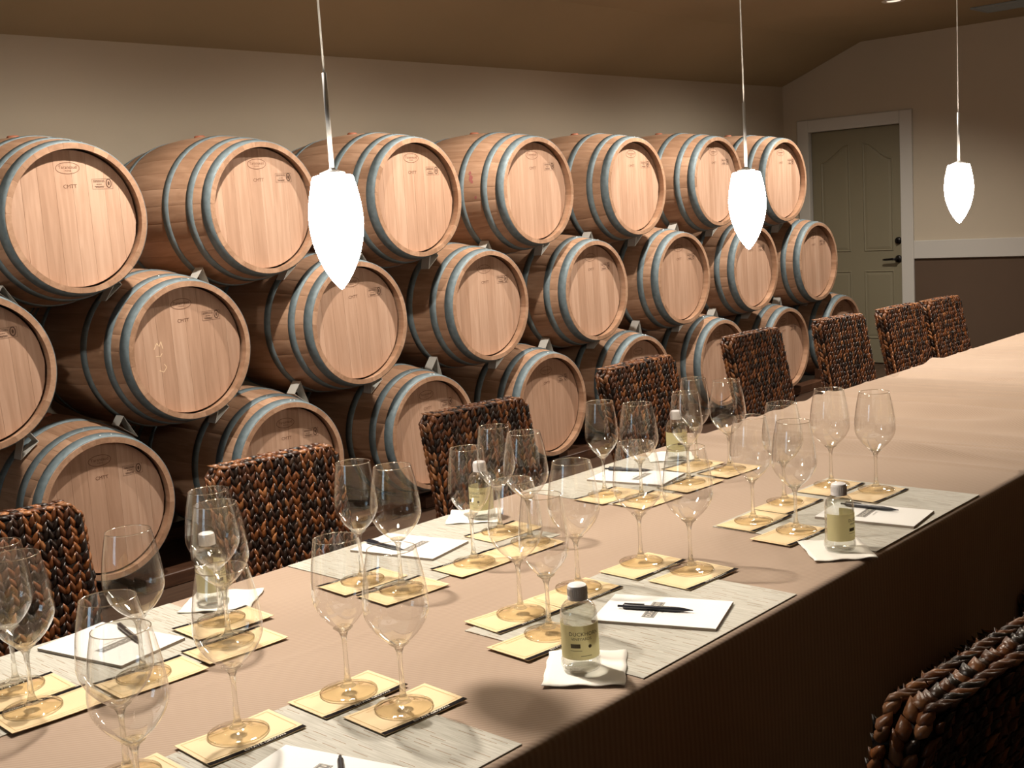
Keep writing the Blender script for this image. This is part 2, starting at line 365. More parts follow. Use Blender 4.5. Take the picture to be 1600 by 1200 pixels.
hd = MB(); hd.lathe([(0, -.02), (.024, -.02), (.03, -.006), (.03, 0)], 24, 'x', c=(0, -.372, 1.06)); hd.box(-.036, -.018, -.376, -.368, 1.045, 1.075); hd.build('deadbolt', M['bronze'], door)

# ceiling vent
v = empty('ceiling_vent', (7.5, -1.25, 2.735)); tag(v, 'grey slatted air vent set in the flat ceiling at the top right corner', 'vent')
q = MB(); 
for a in ((-.16, .16, -.32, -.29), (-.16, .16, .29, .32), (-.16, -.13, -.29, .29), (.13, .16, -.29, .29)): q.bbox(*a, -.014, -.0005, .003)
q.build('vent_frame', M['vent'], v)
for k in range(9):
    sl = MB().box(-.012, .012, -.289, .289, -.001, .001).build('slat', M['vent'], v, (-.112 + k * .028, 0, -.009), (0, R(28), 0))
MB().box(-.13, .13, -.29, .29, -.0012, -.0006).build('backing', M['darkvoid'], v)

# recessed ceiling lamps (real lights inside)
def can_lamp(x, y, watts, tilt, label, spread=140, blend=1.0, soft=.03):
    e = empty('recessed_ceiling_lamp', (x, y, 2.735)); tag(e, label, 'lamp', 'recessed lamps in the ceiling')
    MB().lathe([(.046, -.003), (.05, -.006), (.072, -.006), (.078, -.0005)], 32).build('trim_ring', M['trim'], e)
    MB().lathe([(0, -.0035), (.03, -.0032), (.046, -.003)], 24).build('lens', M['canlamp'], e)
    l = bpy.data.lights.new('lamp_light', 'SPOT'); l.energy = watts; l.spot_size = R(spread); l.spot_blend = blend; l.shadow_soft_size = soft; l.color = (1.0, .90, .78)
    o = bpy.data.objects.new('lamp_light', l); link(o, e); o.location = (0, 0, -.045); o.rotation_euler = (tilt, 0, 0)
for i, (x, w_) in enumerate(CAN_ROW_WALL):
    can_lamp(x, -.77, w_, R(14), 'small round recessed ceiling lamp above the barrel wall, ' + ('first', 'second', 'third', 'fourth', 'fifth')[i] + ' from the left')
for i, (x, w_) in enumerate(CAN_ROW_TABLE):
    can_lamp(x, -2.06, w_, R(-11), 'small round recessed ceiling lamp above the table edge, ' + ('first', 'second', 'third', 'fourth')[i] + ' from the left', 76, .7, .055)

# ------------------------------------------------------------------ barrels
RB, RH, LEN = .350, .290, .95
def rad(y): return RB - (RB - RH) * ((y - LEN / 2) / (LEN / 2)) ** 2
NST = 28
def stave_mesh():
    ny = 14; a = pi / NST * .994; ns = 5; v = []; f = []
    ys = [LEN * i / ny for i in range(ny + 1)]
    for y in ys:
        ro = rad(y); ri = ro - .028
        if y == 0 or y == LEN: ri = ro - .022
        for k in range(ns + 1):
            t = a * (-1, -.94, -.4, .4, .94, 1)[k]; rr = ro - (.0005 if k in (0, ns) else 0); v.append((rr * sin(t), y, rr * cos(t)))
        for k in range(ns + 1):
            t = a - 2 * a * k / ns; v.append((ri * sin(t), y, ri * cos(t)))
    m = 2 * (ns + 1)
    for i in range(ny):
        for k in range(m): f.append((i * m + k, i * m + (k + 1) % m, (i + 1) * m + (k + 1) % m, (i + 1) * m + k))
    f.append(tuple(range(m))[::-1]); f.append(tuple(ny * m + k for k in range(m)))
    # extra chamfer ring just behind the front end comes from the y = LEN/ny section
    b = MB(); b.add(v, f); b.sm = [0 < (i % m) < ns - 1 for i in range(ny * m)] + [False, False]
    return b.mesh('stave', M['stave'])
STAVE = stave_mesh()
def hoop_mesh(y0, y1, th=.0028):
    n = 72; q = MB()
    r0, r1 = rad(y0) + .0003, rad(y1) + .0003
    q.lathe([(r0, y0), (r0 + th, y0), (r1 + th, y1), (r1, y1)], n, 'y', True)
    return q.mesh('hoop', M['hoop'])
HOOPS = [hoop_mesh(.003, .051), hoop_mesh(.105, .144), hoop_mesh(.259, .300), hoop_mesh(LEN - .297, LEN - .262), hoop_mesh(LEN - .142, LEN - .108), hoop_mesh(LEN - .046, LEN - .004)]
HR, HD = .2655, .040
def plank_mesh(x0, x1, y0=HD, th=.018):
    g = .0002; xa, xb = x0 + g, x1 - g; top = []; 
    n = 6
    for i in range(n + 1):
        x = xa + (xb - xa) * i / n; x = max(-HR + 1e-4, min(HR - 1e-4, x)); top.append((x, math.sqrt(max(HR * HR - x * x, 1e-6))))
    pts = top + [(x, -z) for x, z in top[::-1]]
    m = len(pts); c = .0005
    cx = sum(p[0] for p in pts) / m
    ins = [(x + (c if x < cx else -c), z * .997) for x, z in pts]
    v = [(x, y0, z) for x, z in ins] + [(x, y0 + c, z) for x, z in pts] + [(x, y0 + th, z) for x, z in pts]
    f = [tuple(range(m))] + [(i, m + i, m + (i + 1) % m, (i + 1) % m) for i in range(m)] + [(m + i, 2 * m + i, 2 * m + (i + 1) % m, m + (i + 1) % m) for i in range(m)] + [tuple(2 * m + i for i in range(m))[::-1]]
    return MB().add(v, f).mesh('head_plank', M['head'])
cuts = [-HR, -.198, -.131, -.062, .008, .071, .142, .203, HR]
PLANKS = [plank_mesh(a, b) for a, b in zip(cuts[:-1], cuts[1:])]
REAR = MB().lathe([(0, LEN - HD), (HR, LEN - HD), (HR, LEN - HD - .018), (0, LEN - HD - .018)], 40, 'y', False).mesh('rear_head', M['head'])
BUNG = MB().lathe([(.027, -.01), (.026, .006), (.021, .011), (0, .012)], 16).mesh('bung', M['bung'])
RIVET = MB().lathe([(.0055, 0), (.0045, .0022), (0, .003)], 8).mesh('rivet', M['rivet'])
def flat(geo, dx, dz, y, sc=1.0):
    vs, fs = geo; return [(x * sc + dx, y, z * sc + dz) for x, z, _ in vs], [f[::1] for f in fs]
def ring(mb, cx, cz, rx, rz, w, y, n=40):
    v = []
    for k in range(n):
        a = 2 * pi * k / n; v.append((cx + rx * cos(a), y, cz + rz * sin(a))); 
    for k in range(n):
        a = 2 * pi * k / n; v.append((cx + (rx - w) * cos(a), y, cz + (rz - w) * sin(a)))
    mb.add(v, [(k, (k + 1) % n, n + (k + 1) % n, n + k) for k in range(n)])
YS = HD - .0006
q = MB(); ring(q, -.005, .196, .050, .023, .0022, YS)
q.add(*flat(text_geo('Taransaud', .0185), -.005, .1995, YS)); q.add(*flat(text_geo('FRANCE', .007), -.005, .186, YS))
STAMP1 = q.mesh('oval_brand', M['ink'])
q = MB(); q.add(*flat(text_geo('CMTT', .021), -.003, .125, YS)); STAMP2 = q.mesh('letter_brand', M['ink'])
q = MB()
bx0, bx1, bz0, bz1 = .090, .178, .112, .152; t_ = .0011
for a in ((bx0, bx1, bz0, bz0 + t_), (bx0, bx1, bz1 - t_, bz1), (bx0, bx0 + t_, bz0, bz1), (bx1 - t_, bx1, bz0, bz1)):
    q.add([(a[0], YS, a[2]), (a[1], YS, a[2]), (a[1], YS, a[3]), (a[0], YS, a[3])], [(0, 1, 2, 3)])
for zz, w0, w1 in ((.145, .096, .143), (.1405, .095, .145), (.131, .108, .132), (.1225, .100, .140), (.1185, .104, .138)):
    x = w0
    while x < w1:
        ww = random.uniform(.003, .006); q.add([(x, YS, zz - .0013), (min(x + ww, w1), YS, zz - .0013), (min(x + ww, w1), YS, zz + .0013), (x, YS, zz + .0013)], [(0, 1, 2, 3)]); x += ww + .0012
ring(q, .161, .134, .0125, .0185, .0042, YS, 24)
v_ = [(.161 + .0045 * cos(a * pi / 6), YS, .134 + .0085 * sin(a * pi / 6)) for a in range(12)]; q.add(v_, [tuple(range(12))])
STAMP3 = q.mesh('box_brand', M['ink2'])

BARRELS = [('T', 1, 0.914, 0.009, 1.574), ('T', 2, 1.819, 0.035, 1.581), ('T', 3, 2.692, -0.029, 1.595), ('T', 4, 3.618, -0.011, 1.604), ('T', 5, 4.523, -0.013, 1.604), ('T', 6, 5.452, 0.002, 1.613), ('T', 7, 6.325, -0.001, 1.603),
 ('M', 1, 0.457, 0.003, 1.027), ('M', 2, 1.345, -0.002, 1.004), ('M', 3, 2.254, -0.03, 1.019), ('M', 4, 3.18, -0.007, 1.01), ('M', 5, 4.077, -0.015, 1.01), ('M', 6, 4.987, -0.008, 1.007), ('M', 7, 5.871, -0.006, 1.006), ('M', 8, 6.768, -0.003, 0.989),
 ('L', 1, 0.913, 0.022, 0.413), ('L', 2, 1.804, -0.011, 0.414), ('L', 3, 2.713, 0.005, 0.404), ('L', 4, 3.633, -0.007, 0.401), ('L', 5, 4.511, 0.001, 0.398), ('L', 6, 5.428, -0.0, 0.399), ('L', 7, 6.303, 0.004, 0.390), ('L', 8, 7.179, 0.013, 0.397), ('L', 0, 0.0, 0.0, 0.405)]
ORD = ['zeroth', 'first', 'second', 'third', 'fourth', 'fifth', 'sixth', 'seventh', 'eighth']
ROWN = {'T': 'top', 'M': 'middle', 'L': 'bottom'}
POS = {}
for row, k, x, y, z in BARRELS:
    POS[(row, k)] = (x, y, z)
    if (row, k) == ('L', 0): continue
    b = empty('wine_barrel', (x, y, z - RB))
    extra = {('M', 2): ' with chalk marks', ('M', 1): ' at the left edge', ('T', 4): ' with purple stain'}.get((row, k), '')
    tag(b, f'pale oak wine barrel{extra}, {ORD[k]} from the left in the {ROWN[row]} row', 'barrel', f'wine barrels in the {ROWN[row]} row')
    tw_ = R(random.uniform(-2.5, 2.5)) if row != 'T' else R(random.uniform(-1, 1))
    for s in range(NST): new('stave', STAVE, b, (0, 0, RB), (0, 2 * pi * s / NST + tw_, 0))
    for pm in PLANKS: new('head_plank', pm, b, (0, 0, RB), (0, tw_, 0))
    new('rear_head', REAR, b, (0, 0, RB))
    for i, hm in enumerate(HOOPS):
        h = new('hoop', hm, b, (0, 0, RB), (0, tw_, 0))
        if i in (0, 1):
            yy = (.025, .125)[i]
            for a in ((.05, .16) if i == 0 else (-.1,)):
                a += random.uniform(-.05, .05); rr = rad(yy) + .0030
                new('rivet', RIVET, h, (rr * sin(a), yy, rr * cos(a)), (0, a, 0))
    new('bung', BUNG, b, (0, LEN / 2, 2 * RB - .002))
    for sm in (STAMP1, STAMP2, STAMP3): new(sm.name, sm, b, (0, 0, RB), (0, tw_, 0))
    if (row, k) == ('M', 2):
        q = MB()
        for pts in ([(-.155, .02), (-.14, .045), (-.13, .03), (-.12, .05), (-.115, .02)], [(-.15, -.01), (-.13, -.012), (-.12, .0)], [(-.14, -.07), (-.12, -.078), (-.105, -.06), (-.115, -.045)]):
            for (a, c), (a2, c2) in zip(pts[:-1], pts[1:]):
                d = Vector((a2 - a, c2 - c)).normalized() * .0016
                q.add([(a - d.y, YS, c + d.x), (a + d.y, YS, c - d.x), (a2 + d.y, YS, c2 - d.x), (a2 - d.y, YS, c2 + d.x)], [(0, 1, 2, 3)])
        q.build('chalk_mark', M['chalk'], b, (0, 0, RB))
    if (row, k) == ('T', 4):
        q = MB(); ang = 2 * pi * -8 / NST
        for (aa, yy, sa, sy) in ((-1.30, .215, .05, .014), (-1.22, .225, .035, .010), (-1.36, .205, .03, .008), (-1.62, .18, .03, .008)):
            n = 14; v = []
            for i in range(n):
                t = 2 * pi * i / n; j = random.uniform(.7, 1.2); y2 = yy + sy * cos(t) * j; a2 = aa + sa * sin(t) * j; v.append(((rad(y2) + .0006) * sin(a2), y2, (rad(y2) + .0006) * cos(a2)))
            q.add(v, [tuple(range(n))])
        q.build('wine_stain', simple('wine_stain', (.33, .11, .10), .6), b, (0, 0, RB))

# steel wedges that carry the upper barrels
def wedge_mesh(side):
    q = MB(); t = .0022; h, a0, a1 = .066, -.036, .066
    P_ = [(a0, 0), (a0, h), (a1, .004), (a1, 0)]     # (tangent, normal)
    inner = [(a0 + t, t), (a0 + t, h - t * 2), (a1 - .012, t)]
    def plate(p, r, tt=t):
        d = Vector((r[0] - p[0], r[1] - p[1])).normalized(); n = Vector((-d.y, d.x)) * tt
        pts = [p, r, (r[0] + n.x, r[1] + n.y), (p[0] + n.x, p[1] + n.y)]
        pts = [(side * u, w) for u, w in pts]
        v = [(u, -.03, w) for u, w in pts] + [(u, .03, w) for u, w in pts]
        q.add(v, [(0, 1, 2, 3), (7, 6, 5, 4), (0, 4, 5, 1), (1, 5, 6, 2), (2, 6, 7, 3), (3, 7, 4, 0)])
    plate((a0, h), (a0, 0)); plate((a0, 0), (a1, 0)); plate((a1, .002), (a0, h - .001))
    return q.mesh('wedge', M['wedge'])
WED = {1: wedge_mesh(1), -1: wedge_mesh(-1)}
for row, low, off in (('T', 'M', 0), ('M', 'L', 0)):
    for k in range(1, 8 if row == 'T' else 9):
        U = POS[(row, k)]
        for side, kk in ((1, k if row == 'T' else k - 1), (-1, k + 1 if row == 'T' else k)):
            if (low, kk) not in POS or (low, kk) == ('L', 0): continue
            Lc = POS[(low, kk)]
            yw = .225; d = Vector((U[0] - Lc[0], U[2] - Lc[2])); dist = d.length; d.normalize()
            r_ = rad(yw) + .0035
            g = Vector((Lc[0], Lc[2])) + d * (r_ + .003)
            ang = math.atan2(d.x, d.y)
            o = new('steel_wedge', WED[side], None, (g.x, yw + Lc[1] * .5 + U[1] * .5, g.y), (0, ang, 0))
            o.scale = (1, 1, max(.5, (dist - 2 * r_ - .010) / .066))
            tag(o, f'white folded steel wedge under the {"lower left" if side == 1 else "lower right"} of the {ORD[k]} barrel in the {ROWN[row]} row', 'wedge', 'steel wedges between the stacked barrels')
for i, (xa, xb) in enumerate(((-1.2, .98), (1.06, 2.60), (2.68, 4.28), (4.36, 5.95), (6.03, 7.7))):
    e = empty('rack_timber', ((xa + xb) / 2, .13, 0)); hw = (xb - xa) / 2
    tag(e, 'dark brown timber rack base under the bottom barrels, ' + ORD[i + 1] + ' length from the left', 'rack', 'timber rack bases')
    MB().bbox(-hw, hw, -.05, .05, 0, .060, .004).build('front_rail', M['beam'], e)
    MB().bbox(-hw, hw, .64, .74, 0, .060, .004).build('rear_rail', M['beam'], e)
    for xx in (-hw + .06, hw - .06): MB().bbox(xx - .04, xx + .04, .0505, .6395, 0, .034, .004).build('cross_piece', M['beam'], e)
    for k in range(0, 9):
        if k == 0: continue
        px, _, pz = POS[('L', k)]
        if xa + .12 < px < xb - .12 or abs(px - xb) < .2 and False:
            for sg in (-1, 1):
                a = .30; rr = rad(.185) + .003
                cx = px + sg * .17; zt = pz - math.sqrt(rr * rr - .13 ** 2) ; zt2 = pz - math.sqrt(rr * rr - .21 ** 2)
                q = MB(); x1_, x2_ = cx - (xa + xb) / 2 - .04, cx - (xa + xb) / 2 + .04
                za, zb = (zt2, zt) if sg < 0 else (zt, zt2)
                q.add([(x1_, -.04, .0602), (x2_, -.04, .0602), (x2_, .04, .0602), (x1_, .04, .0602), (x1_, -.04, za), (x2_, -.04, zb), (x2_, .04, zb), (x1_, .04, za)],
                      [(0, 3, 2, 1), (4, 5, 6, 7), (0, 1, 5, 4), (1, 2, 6, 5), (2, 3, 7, 6), (3, 0, 4, 7)])
                q.build('chock', M['beam'], e)

# ------------------------------------------------------------------ table and cloth
TY0, TY1, TX0, TX1, TZ = -3.352, -2.348, -1.35, 5.6, .78
for i, (xa, xb) in enumerate(((TX0 + .012, .99), (1.0, 3.29), (3.30, TX1 - .012))):
    t = empty('folding_table', ((xa + xb) / 2, (TY0 + TY1) / 2, 0)); hw = (xb - xa) / 2; hd_ = (TY1 - TY0) / 2 - .012
    tag(t, 'folding table hidden under the taupe cloth, ' + ('nearest', 'middle', 'farthest')[i] + ' of the run', 'table', 'tables under the cloth')
    MB().bbox(-hw, hw, -hd_, hd_, .732, .762, .004).build('tabletop', M['tabletop'], t)
    for sx in (-1, 1):
        for sy in (-1, 1): MB().tube([(sx * (hw - .12), sy * (hd_ - .12), 0), (sx * (hw - .12), sy * (hd_ - .12), .7318)], .014, 10).build('leg', M['steel'], t)
WR = []
for k in range(34):
    x0 = 1.45 + k * .11 + random.uniform(-.05, .05); wd = random.choice((random.uniform(.010, .016), random.uniform(.011, .018), random.uniform(.035, .06))); WR.append((x0, wd, random.choice((1, 1, -1)) * wd * random.uniform(.28, .5), random.uniform(-.18, .18), random.uniform(0, 6.28), random.uniform(.02, .06), random.uniform(-3.4, -2.6), random.uniform(.35, 1.1)))
def zcloth(x, y):
    h = 0
    for x0, w, a, sl, ph, am, yc, yl in WR:
        xc = x0 + sl * (y + 2.85) + am * sin(3.2 * y + ph)
        h += a * math.exp(-((x - xc) / w) ** 2) * (.35 + .65 * math.exp(-((y - yc) / yl) ** 2))
    h = max(h, -.012) * max(0, min(1, (x - 1.36) / .16)) 
    yc = -2.80 - .10 * math.tanh((x + .3) * 1.2)
    fade = max(0, 1 - abs(x + .25) / .75)
    h += .0013 * math.exp(-((y - yc) / .006) ** 2) * fade
    return h
q = MB(); ys = []
prof = []
hem = .14; rr = .014
zs = [hem + (TZ - rr - hem) * i / 12 for i in range(13)]
for z in zs: prof.append((TY0 - .0, z, 0, -1))
for i in range(1, 6):
    a = i / 6 * pi / 2; prof.append((TY0 + rr - rr * cos(a), TZ - rr + rr * sin(a), 0, 0))
n = 150
for i in range(n + 1): prof.append((TY0 + rr + (TY1 - TY0 - 2 * rr) * i / n, TZ, 1, 0))
for i in range(1, 6):
    a = i / 6 * pi / 2; prof.append((TY1 - rr + rr * sin(a), TZ - rr + rr * cos(a), 0, 0))
for z in zs[::-1]: prof.append((TY1, z, 0, 1))
NX = 860; v = []; f = []
for i in range(NX + 1):
    x = TX0 + (TX1 - TX0) * i / NX
    for (y, z, top, sd) in prof:
        if top: z = z + zcloth(x, y)
        if sd:
            d = (TZ - rr - z); y = y + sd * (.008 * d + .007 * d * sin(x * 9 + 2 * sin(x * 1.7)))
        v.append((x, y, z))
m_ = len(prof)
for i in range(NX):
    for k in range(m_ - 1): f.append((i * m_ + k, (i + 1) * m_ + k, (i + 1) * m_ + k + 1, i * m_ + k + 1))
q.add(v, f, True)
for xe, s0 in ((TX0, 1), (TX1, -1)):
    q.add([(xe, TY0, TZ - rr), (xe, TY0, hem), (xe, TY1, hem), (xe, TY1, TZ - rr), (xe, TY1 - rr, TZ), (xe, TY0 + rr, TZ)], [(0, 1, 2, 3, 4, 5)])
o = q.build('tablecloth', M['cloth']); tag(o, 'long taupe cloth covering the whole row of tables and hanging down the sides', 'tablecloth')

# ------------------------------------------------------------------ things laid on the table
ZT = TZ + .0004
def placemat(x0, x1, y0, y1, rz, label):
    cx, cy = (x0 + x1) / 2, (y0 + y1) / 2; hx, hy = (x1 - x0) / 2, (y1 - y0) / 2
    o = MB().bbox(-hx, hx, -hy, hy, 0, .0016, .0004).build('placemat', M['mat'], None, (cx, cy, ZT), (0, 0, rz))
    tag(o, label, 'placemat', 'woven placemats')
ZM = ZT + .0017
SETN = {'A': 'by the bottom-edge notepad', 'B': 'by the front bottle', 'C': 'by the far right bottle',
        'D': 'by the middle barrel-side bottle', 'E': 'by the farthest bottle', 'F': 'by the leftmost bottle'}
placemat(-.765, -.300, -3.338, -2.962, 0, 'pale striped woven placemat at the bottom edge of the photo, under the cropped notepad')
placemat(-.030, .428, -3.340, -2.962, 0, 'pale striped woven placemat under the nearest full notepad and its pen')
placemat(.735, 1.255, -3.343, -2.965, 0, 'pale striped woven placemat under the far right notepad')
placemat(.045, .520, -2.712, -2.362, 0, 'pale striped woven placemat under the middle notepad on the barrel side')
placemat(.785, 1.262, -2.712, -2.362, 0, 'pale striped woven placemat under the farthest notepad on the barrel side')
placemat(-.780, -.235, -2.695, -2.362, 0, 'pale striped woven placemat under the leftmost notepad')

CW, CD = .153, .0965
def card_meshes():
    q = MB()
    n = 8; v = []; 
    for j, (yy) in enumerate((-CD / 2, CD / 2)):
        for i in range(n + 1):
            x = -CW / 2 + CW * i / n; v.append((x, yy, .0003 + .0016 * (2 * i / n - 1) ** 2))
    v2 = [(x, y, z + .0009) for x, y, z in v]; m = n + 1
    f = []
    for i in range(n): f.append((i, m + i, m + i + 1, i + 1)); f.append((2 * m + i, 2 * m + i + 1, 3 * m + i + 1, 3 * m + i)); f.append((i, i + 1, 2 * m + i + 1, 2 * m + i)); f.append((m + i, 3 * m + i, 3 * m + i + 1, m + i + 1))
    f.append((0, 2 * m, 3 * m, m)); f.append((n, m + n, 3 * m + n, 2 * m + n))
    q.add(v + v2, f)
    zc = lambda x: .0003 + .0016 * (2 * x / CW) ** 2 + .0009
    def onto(pts, fs, mb, dz=.0003):
        mb.add([(x, y, zc(x) + dz) for x, y in pts], fs)
    strip = MB(); xs = [-CW / 2 + CW * i / n for i in range(n + 1)]
    onto([(x, -CD / 2 + .0001) for x in xs] + [(x, -CD / 2 + .0092) for x in xs], [(i, i + 1, m + i + 1, m + i) for i in range(n)], strip)
    vs, fs = text_geo('ESTATE GROWN', .0070); let = MB(); onto([(a * 1.25 + .012, b - CD / 2 + .0050) for a, b, _ in vs], fs, let, .0006)
    vs, fs = text_geo('DUCKHORN VINEYARDS', .0046); l2 = MB(); onto([(a * 1.2 - .014, b + CD / 2 - .0135) for a, b, _ in vs], fs, l2, .0003)
    bx = [(-CW / 2 + .007, -CD / 2 + .014), (CW / 2 - .007, -CD / 2 + .014), (CW / 2 - .007, CD / 2 - .006), (-CW / 2 + .007, CD / 2 - .006)]
    for (x0, y0), (x1, y1) in zip(bx, bx[1:] + bx[:1]):
        w = .0005
        if abs(x1 - x0) > abs(y1 - y0):
            ks = 6; px = [x0 + (x1 - x0) * i / ks for i in range(ks + 1)]
            onto([(x, y0 - w) for x in px] + [(x, y0 + w) for x in px], [(i, i + 1, ks + 2 + i, ks + 1 + i) for i in range(ks)], l2)
        else: onto([(x0 - w, y0), (x0 + w, y0), (x0 + w, y1), (x0 - w, y1)], [(0, 1, 2, 3)], l2)
    return q.mesh('card_body', M['card']), strip.mesh('black_strip', M['black']), let.mesh('strip_lettering', M['whiteprint']), l2.mesh('card_print', M['cardline'])
CARD = card_meshes()
def card(x, y, rz, label, zz):
    e = empty('tasting_card', (x, y, zz), rz); tag(e, label, 'card', 'tasting cards under the glasses')
    for m in CARD: new(m.name, m, e)
    return e

def glass_meshes(rb, rr_, H, hb, zmax):
    # bowl profile: from junction at hb up to the rim at H; widest at zmax
    prof = []
    nb = 20
    for i in range(nb + 1):
        t = i / nb; z = hb + (H - hb) * t; zt = (zmax - hb) / (H - hb)
        if t < zt:
            u = 1 - t / zt; r = rb * (1 - u ** 1.75) ** .80 if u < 1 else .004
            r = max(r, .0045)
        else:
            u = (t - zt) / (1 - zt); r = rb + (rr_ - rb) * (u ** 1.7) 
        prof.append((r, z))
    bowl = MB().lathe([(.0, hb + .0012)] + prof, 48).mesh('bowl', M['bowl'])
    rim = MB(); n = 48; v = []; f = []; a_ = .0007
    for k in range(n):
        t = 2 * pi * k / n
        for j in range(6):
            s = 2 * pi * j / 6; v.append(((rr_ + a_ * cos(s)) * cos(t), (rr_ + a_ * cos(s)) * sin(t), H + a_ * sin(s)))
    for k in range(n):
        for j in range(6): f.append((k * 6 + j, ((k + 1) % n) * 6 + j, ((k + 1) % n) * 6 + (j + 1) % 6, k * 6 + (j + 1) % 6))
    rim = rim.add(v, f, True).mesh('rim', M['rimglass'])
    st_ = MB().lathe([(0, .0085), (.012, .0085), (.0075, .013), (.0048, .022), (.0037, .045), (.0036, hb - .02), (.0045, hb - .008), (.0072, hb - .0005)] + [(.0105, hb + .0028), (.0150, hb + .0062), (.0152, hb + .0068), (.0090, hb + .0055), (.004, hb + .005), (0, hb + .005)], 24).mesh('stem', M['stem'])
    rf = .0425
    ft = MB().lathe([(.0115, .0084), (.018, .0055), (.030, .0028), (rf, .0014), (rf + .0006, .0008), (rf, .0002)], 48).mesh('foot', M['foot'])
    er = MB(); v = []; f = []; n = 48
    for k in range(n):
        t = 2 * pi * k / n
        for j in range(6):
            q_ = 2 * pi * j / 6; v.append(((rf + .0011 * cos(q_)) * cos(t), (rf + .0011 * cos(q_)) * sin(t), .0013 + .0009 * sin(q_)))
    for k in range(n):
        for j in range(6): f.append((k * 6 + j, ((k + 1) % n) * 6 + j, ((k + 1) % n) * 6 + (j + 1) % 6, k * 6 + (j + 1) % 6))
    er = er.add(v, f, True).mesh('foot_edge', M['stem'])
    return bowl, rim, st_, ft, er
M['rimglass'] = thin_glass('rim_glass', (.9, .88, .83), (.6, .58, .54), .35, 2, .6)
GW = glass_meshes(.0485, .0355, .240, .092, .152)
GN = glass_meshes(.0425, .0335, .238, .094, .151)
def glass(x, y, kind, label, zz, sc=1.0):
    e = empty('wine_glass', (x, y, zz)); tag(e, label, 'glass', 'stemmed tasting glasses')
    e.scale = (sc, sc, sc); e.rotation_euler = (0, 0, random.uniform(0, 6))
    for m in (GW if kind == 'w' else GN): new(m.name, m, e)

GL = {'A': [((-0.672, -2.976), 'w'), ((-0.718, -3.090), 'w'), ((-0.508, -2.988), 'w'), ((-0.322, -3.005), 'n'), ((-0.314, -3.12), 'w')],
      'B': [((0.083, -2.99), 'w'), ((0.035, -3.098), 'n'), ((0.247, -2.987), 'w'), ((0.437, -2.992), 'w'), ((0.446, -3.104), 'w')],
      'C': [((0.806, -3.024), 'w'), ((0.783, -3.141), 'w'), ((0.984, -2.999), 'w'), ((1.183, -3.013), 'w'), ((1.183, -3.128), 'w')],
      'D': [((0.06, -2.588), 'n'), ((0.063, -2.70), 'w'), ((0.264, -2.698), 'n'), ((0.465, -2.584), 'n'), ((0.435, -2.70), 'w')],
      'E': [((0.848, -2.579), 'n'), ((0.854, -2.687), 'w'), ((1.050, -2.690), 'n'), ((1.235, -2.590), 'n'), ((1.225, -2.70), 'w')],
      'F': [((-0.616, -2.533), 'n'), ((-0.643, -2.647), 'w'), ((-0.468, -2.667), 'w'), ((-0.24, -2.546), 'w'), ((-0.295, -2.651), 'w')]}
# card centres: near side strips face -y, barrel side strips face +y
CARDS = {'A': [(-.690, -2.992, -2), (-.735, -3.10, -2), (-.512, -3.000, -3), (-.327, -3.010, -2), (-.314, -3.124, -3)],
         'B': [(.067, -2.990, -6), (.000, -3.108, -3), (.221, -3.003, -4), (.418, -3.010, -2), (.420, -3.127, -3)],
         'C': [(.810, -3.024, -2), (.755, -3.142, -3), (.970, -3.016, -2), (1.158, -3.025, -2), (1.150, -3.138, -3)],
         'D': [(.056, -2.592, 176), (.060, -2.707, 176), (.256, -2.705, 177), (.468, -2.590, 176), (.400, -2.712, 177)],
         'E': [(.845, -2.592, 177), (.855, -2.704, 176), (1.035, -2.704, 177), (1.215, -2.592, 176), (1.212, -2.706, 177)],
         'F': [(-.630, -2.562, 177), (-.630, -2.668, 177), (-.464, -2.680, 177), (-.247, -2.562, 177), (-.322, -2.690, 177)]}
CARDS['F'][1] = (-.626, -2.667, 177); CARDS['F'][2] = (-.463, -2.681, 177); CARDS['F'][4] = (-.300, -2.676, 177)
NTH = {'A': ['rearmost', 'leftmost', 'middle', 'narrow-bowled', 'nearest'],
       'B': ['leftmost', 'front', 'rearmost left', 'rear', 'rightmost'],
       }
def nth(s, i): 
    order = sorted(range(5), key=lambda j: proj_x(*GL[s][j][0]))
    return ('leftmost', 'second from left', 'middle one', 'second from right', 'rightmost')[order.index(i)]
def proj_x(x, y):
    d = Vector((x, y, .9)) - Vector((-1.3829, -4.3724, 1.4788)); return d.dot(rt) / d.dot(fw)
for s in 'ABCDEF':
    for i in range(5):
        cx, cy, a = CARDS[s][i]
        card(cx, cy, R(a), f'pale yellow card with black strip, {nth(s, i)} of five {SETN[s]}', ZM + .0002 + .0016 * (i % 2 if s in 'F' else 0))
        (gx, gy), k = GL[s][i]
        glass(gx, gy, k, f'empty stemmed wine glass, {nth(s, i)} of five {SETN[s]}', ZM + .0034 + .0016 * (i % 2 if s in 'F' else 0), random.uniform(.985, 1.01) * (.97 if s in 'CE' else 1))

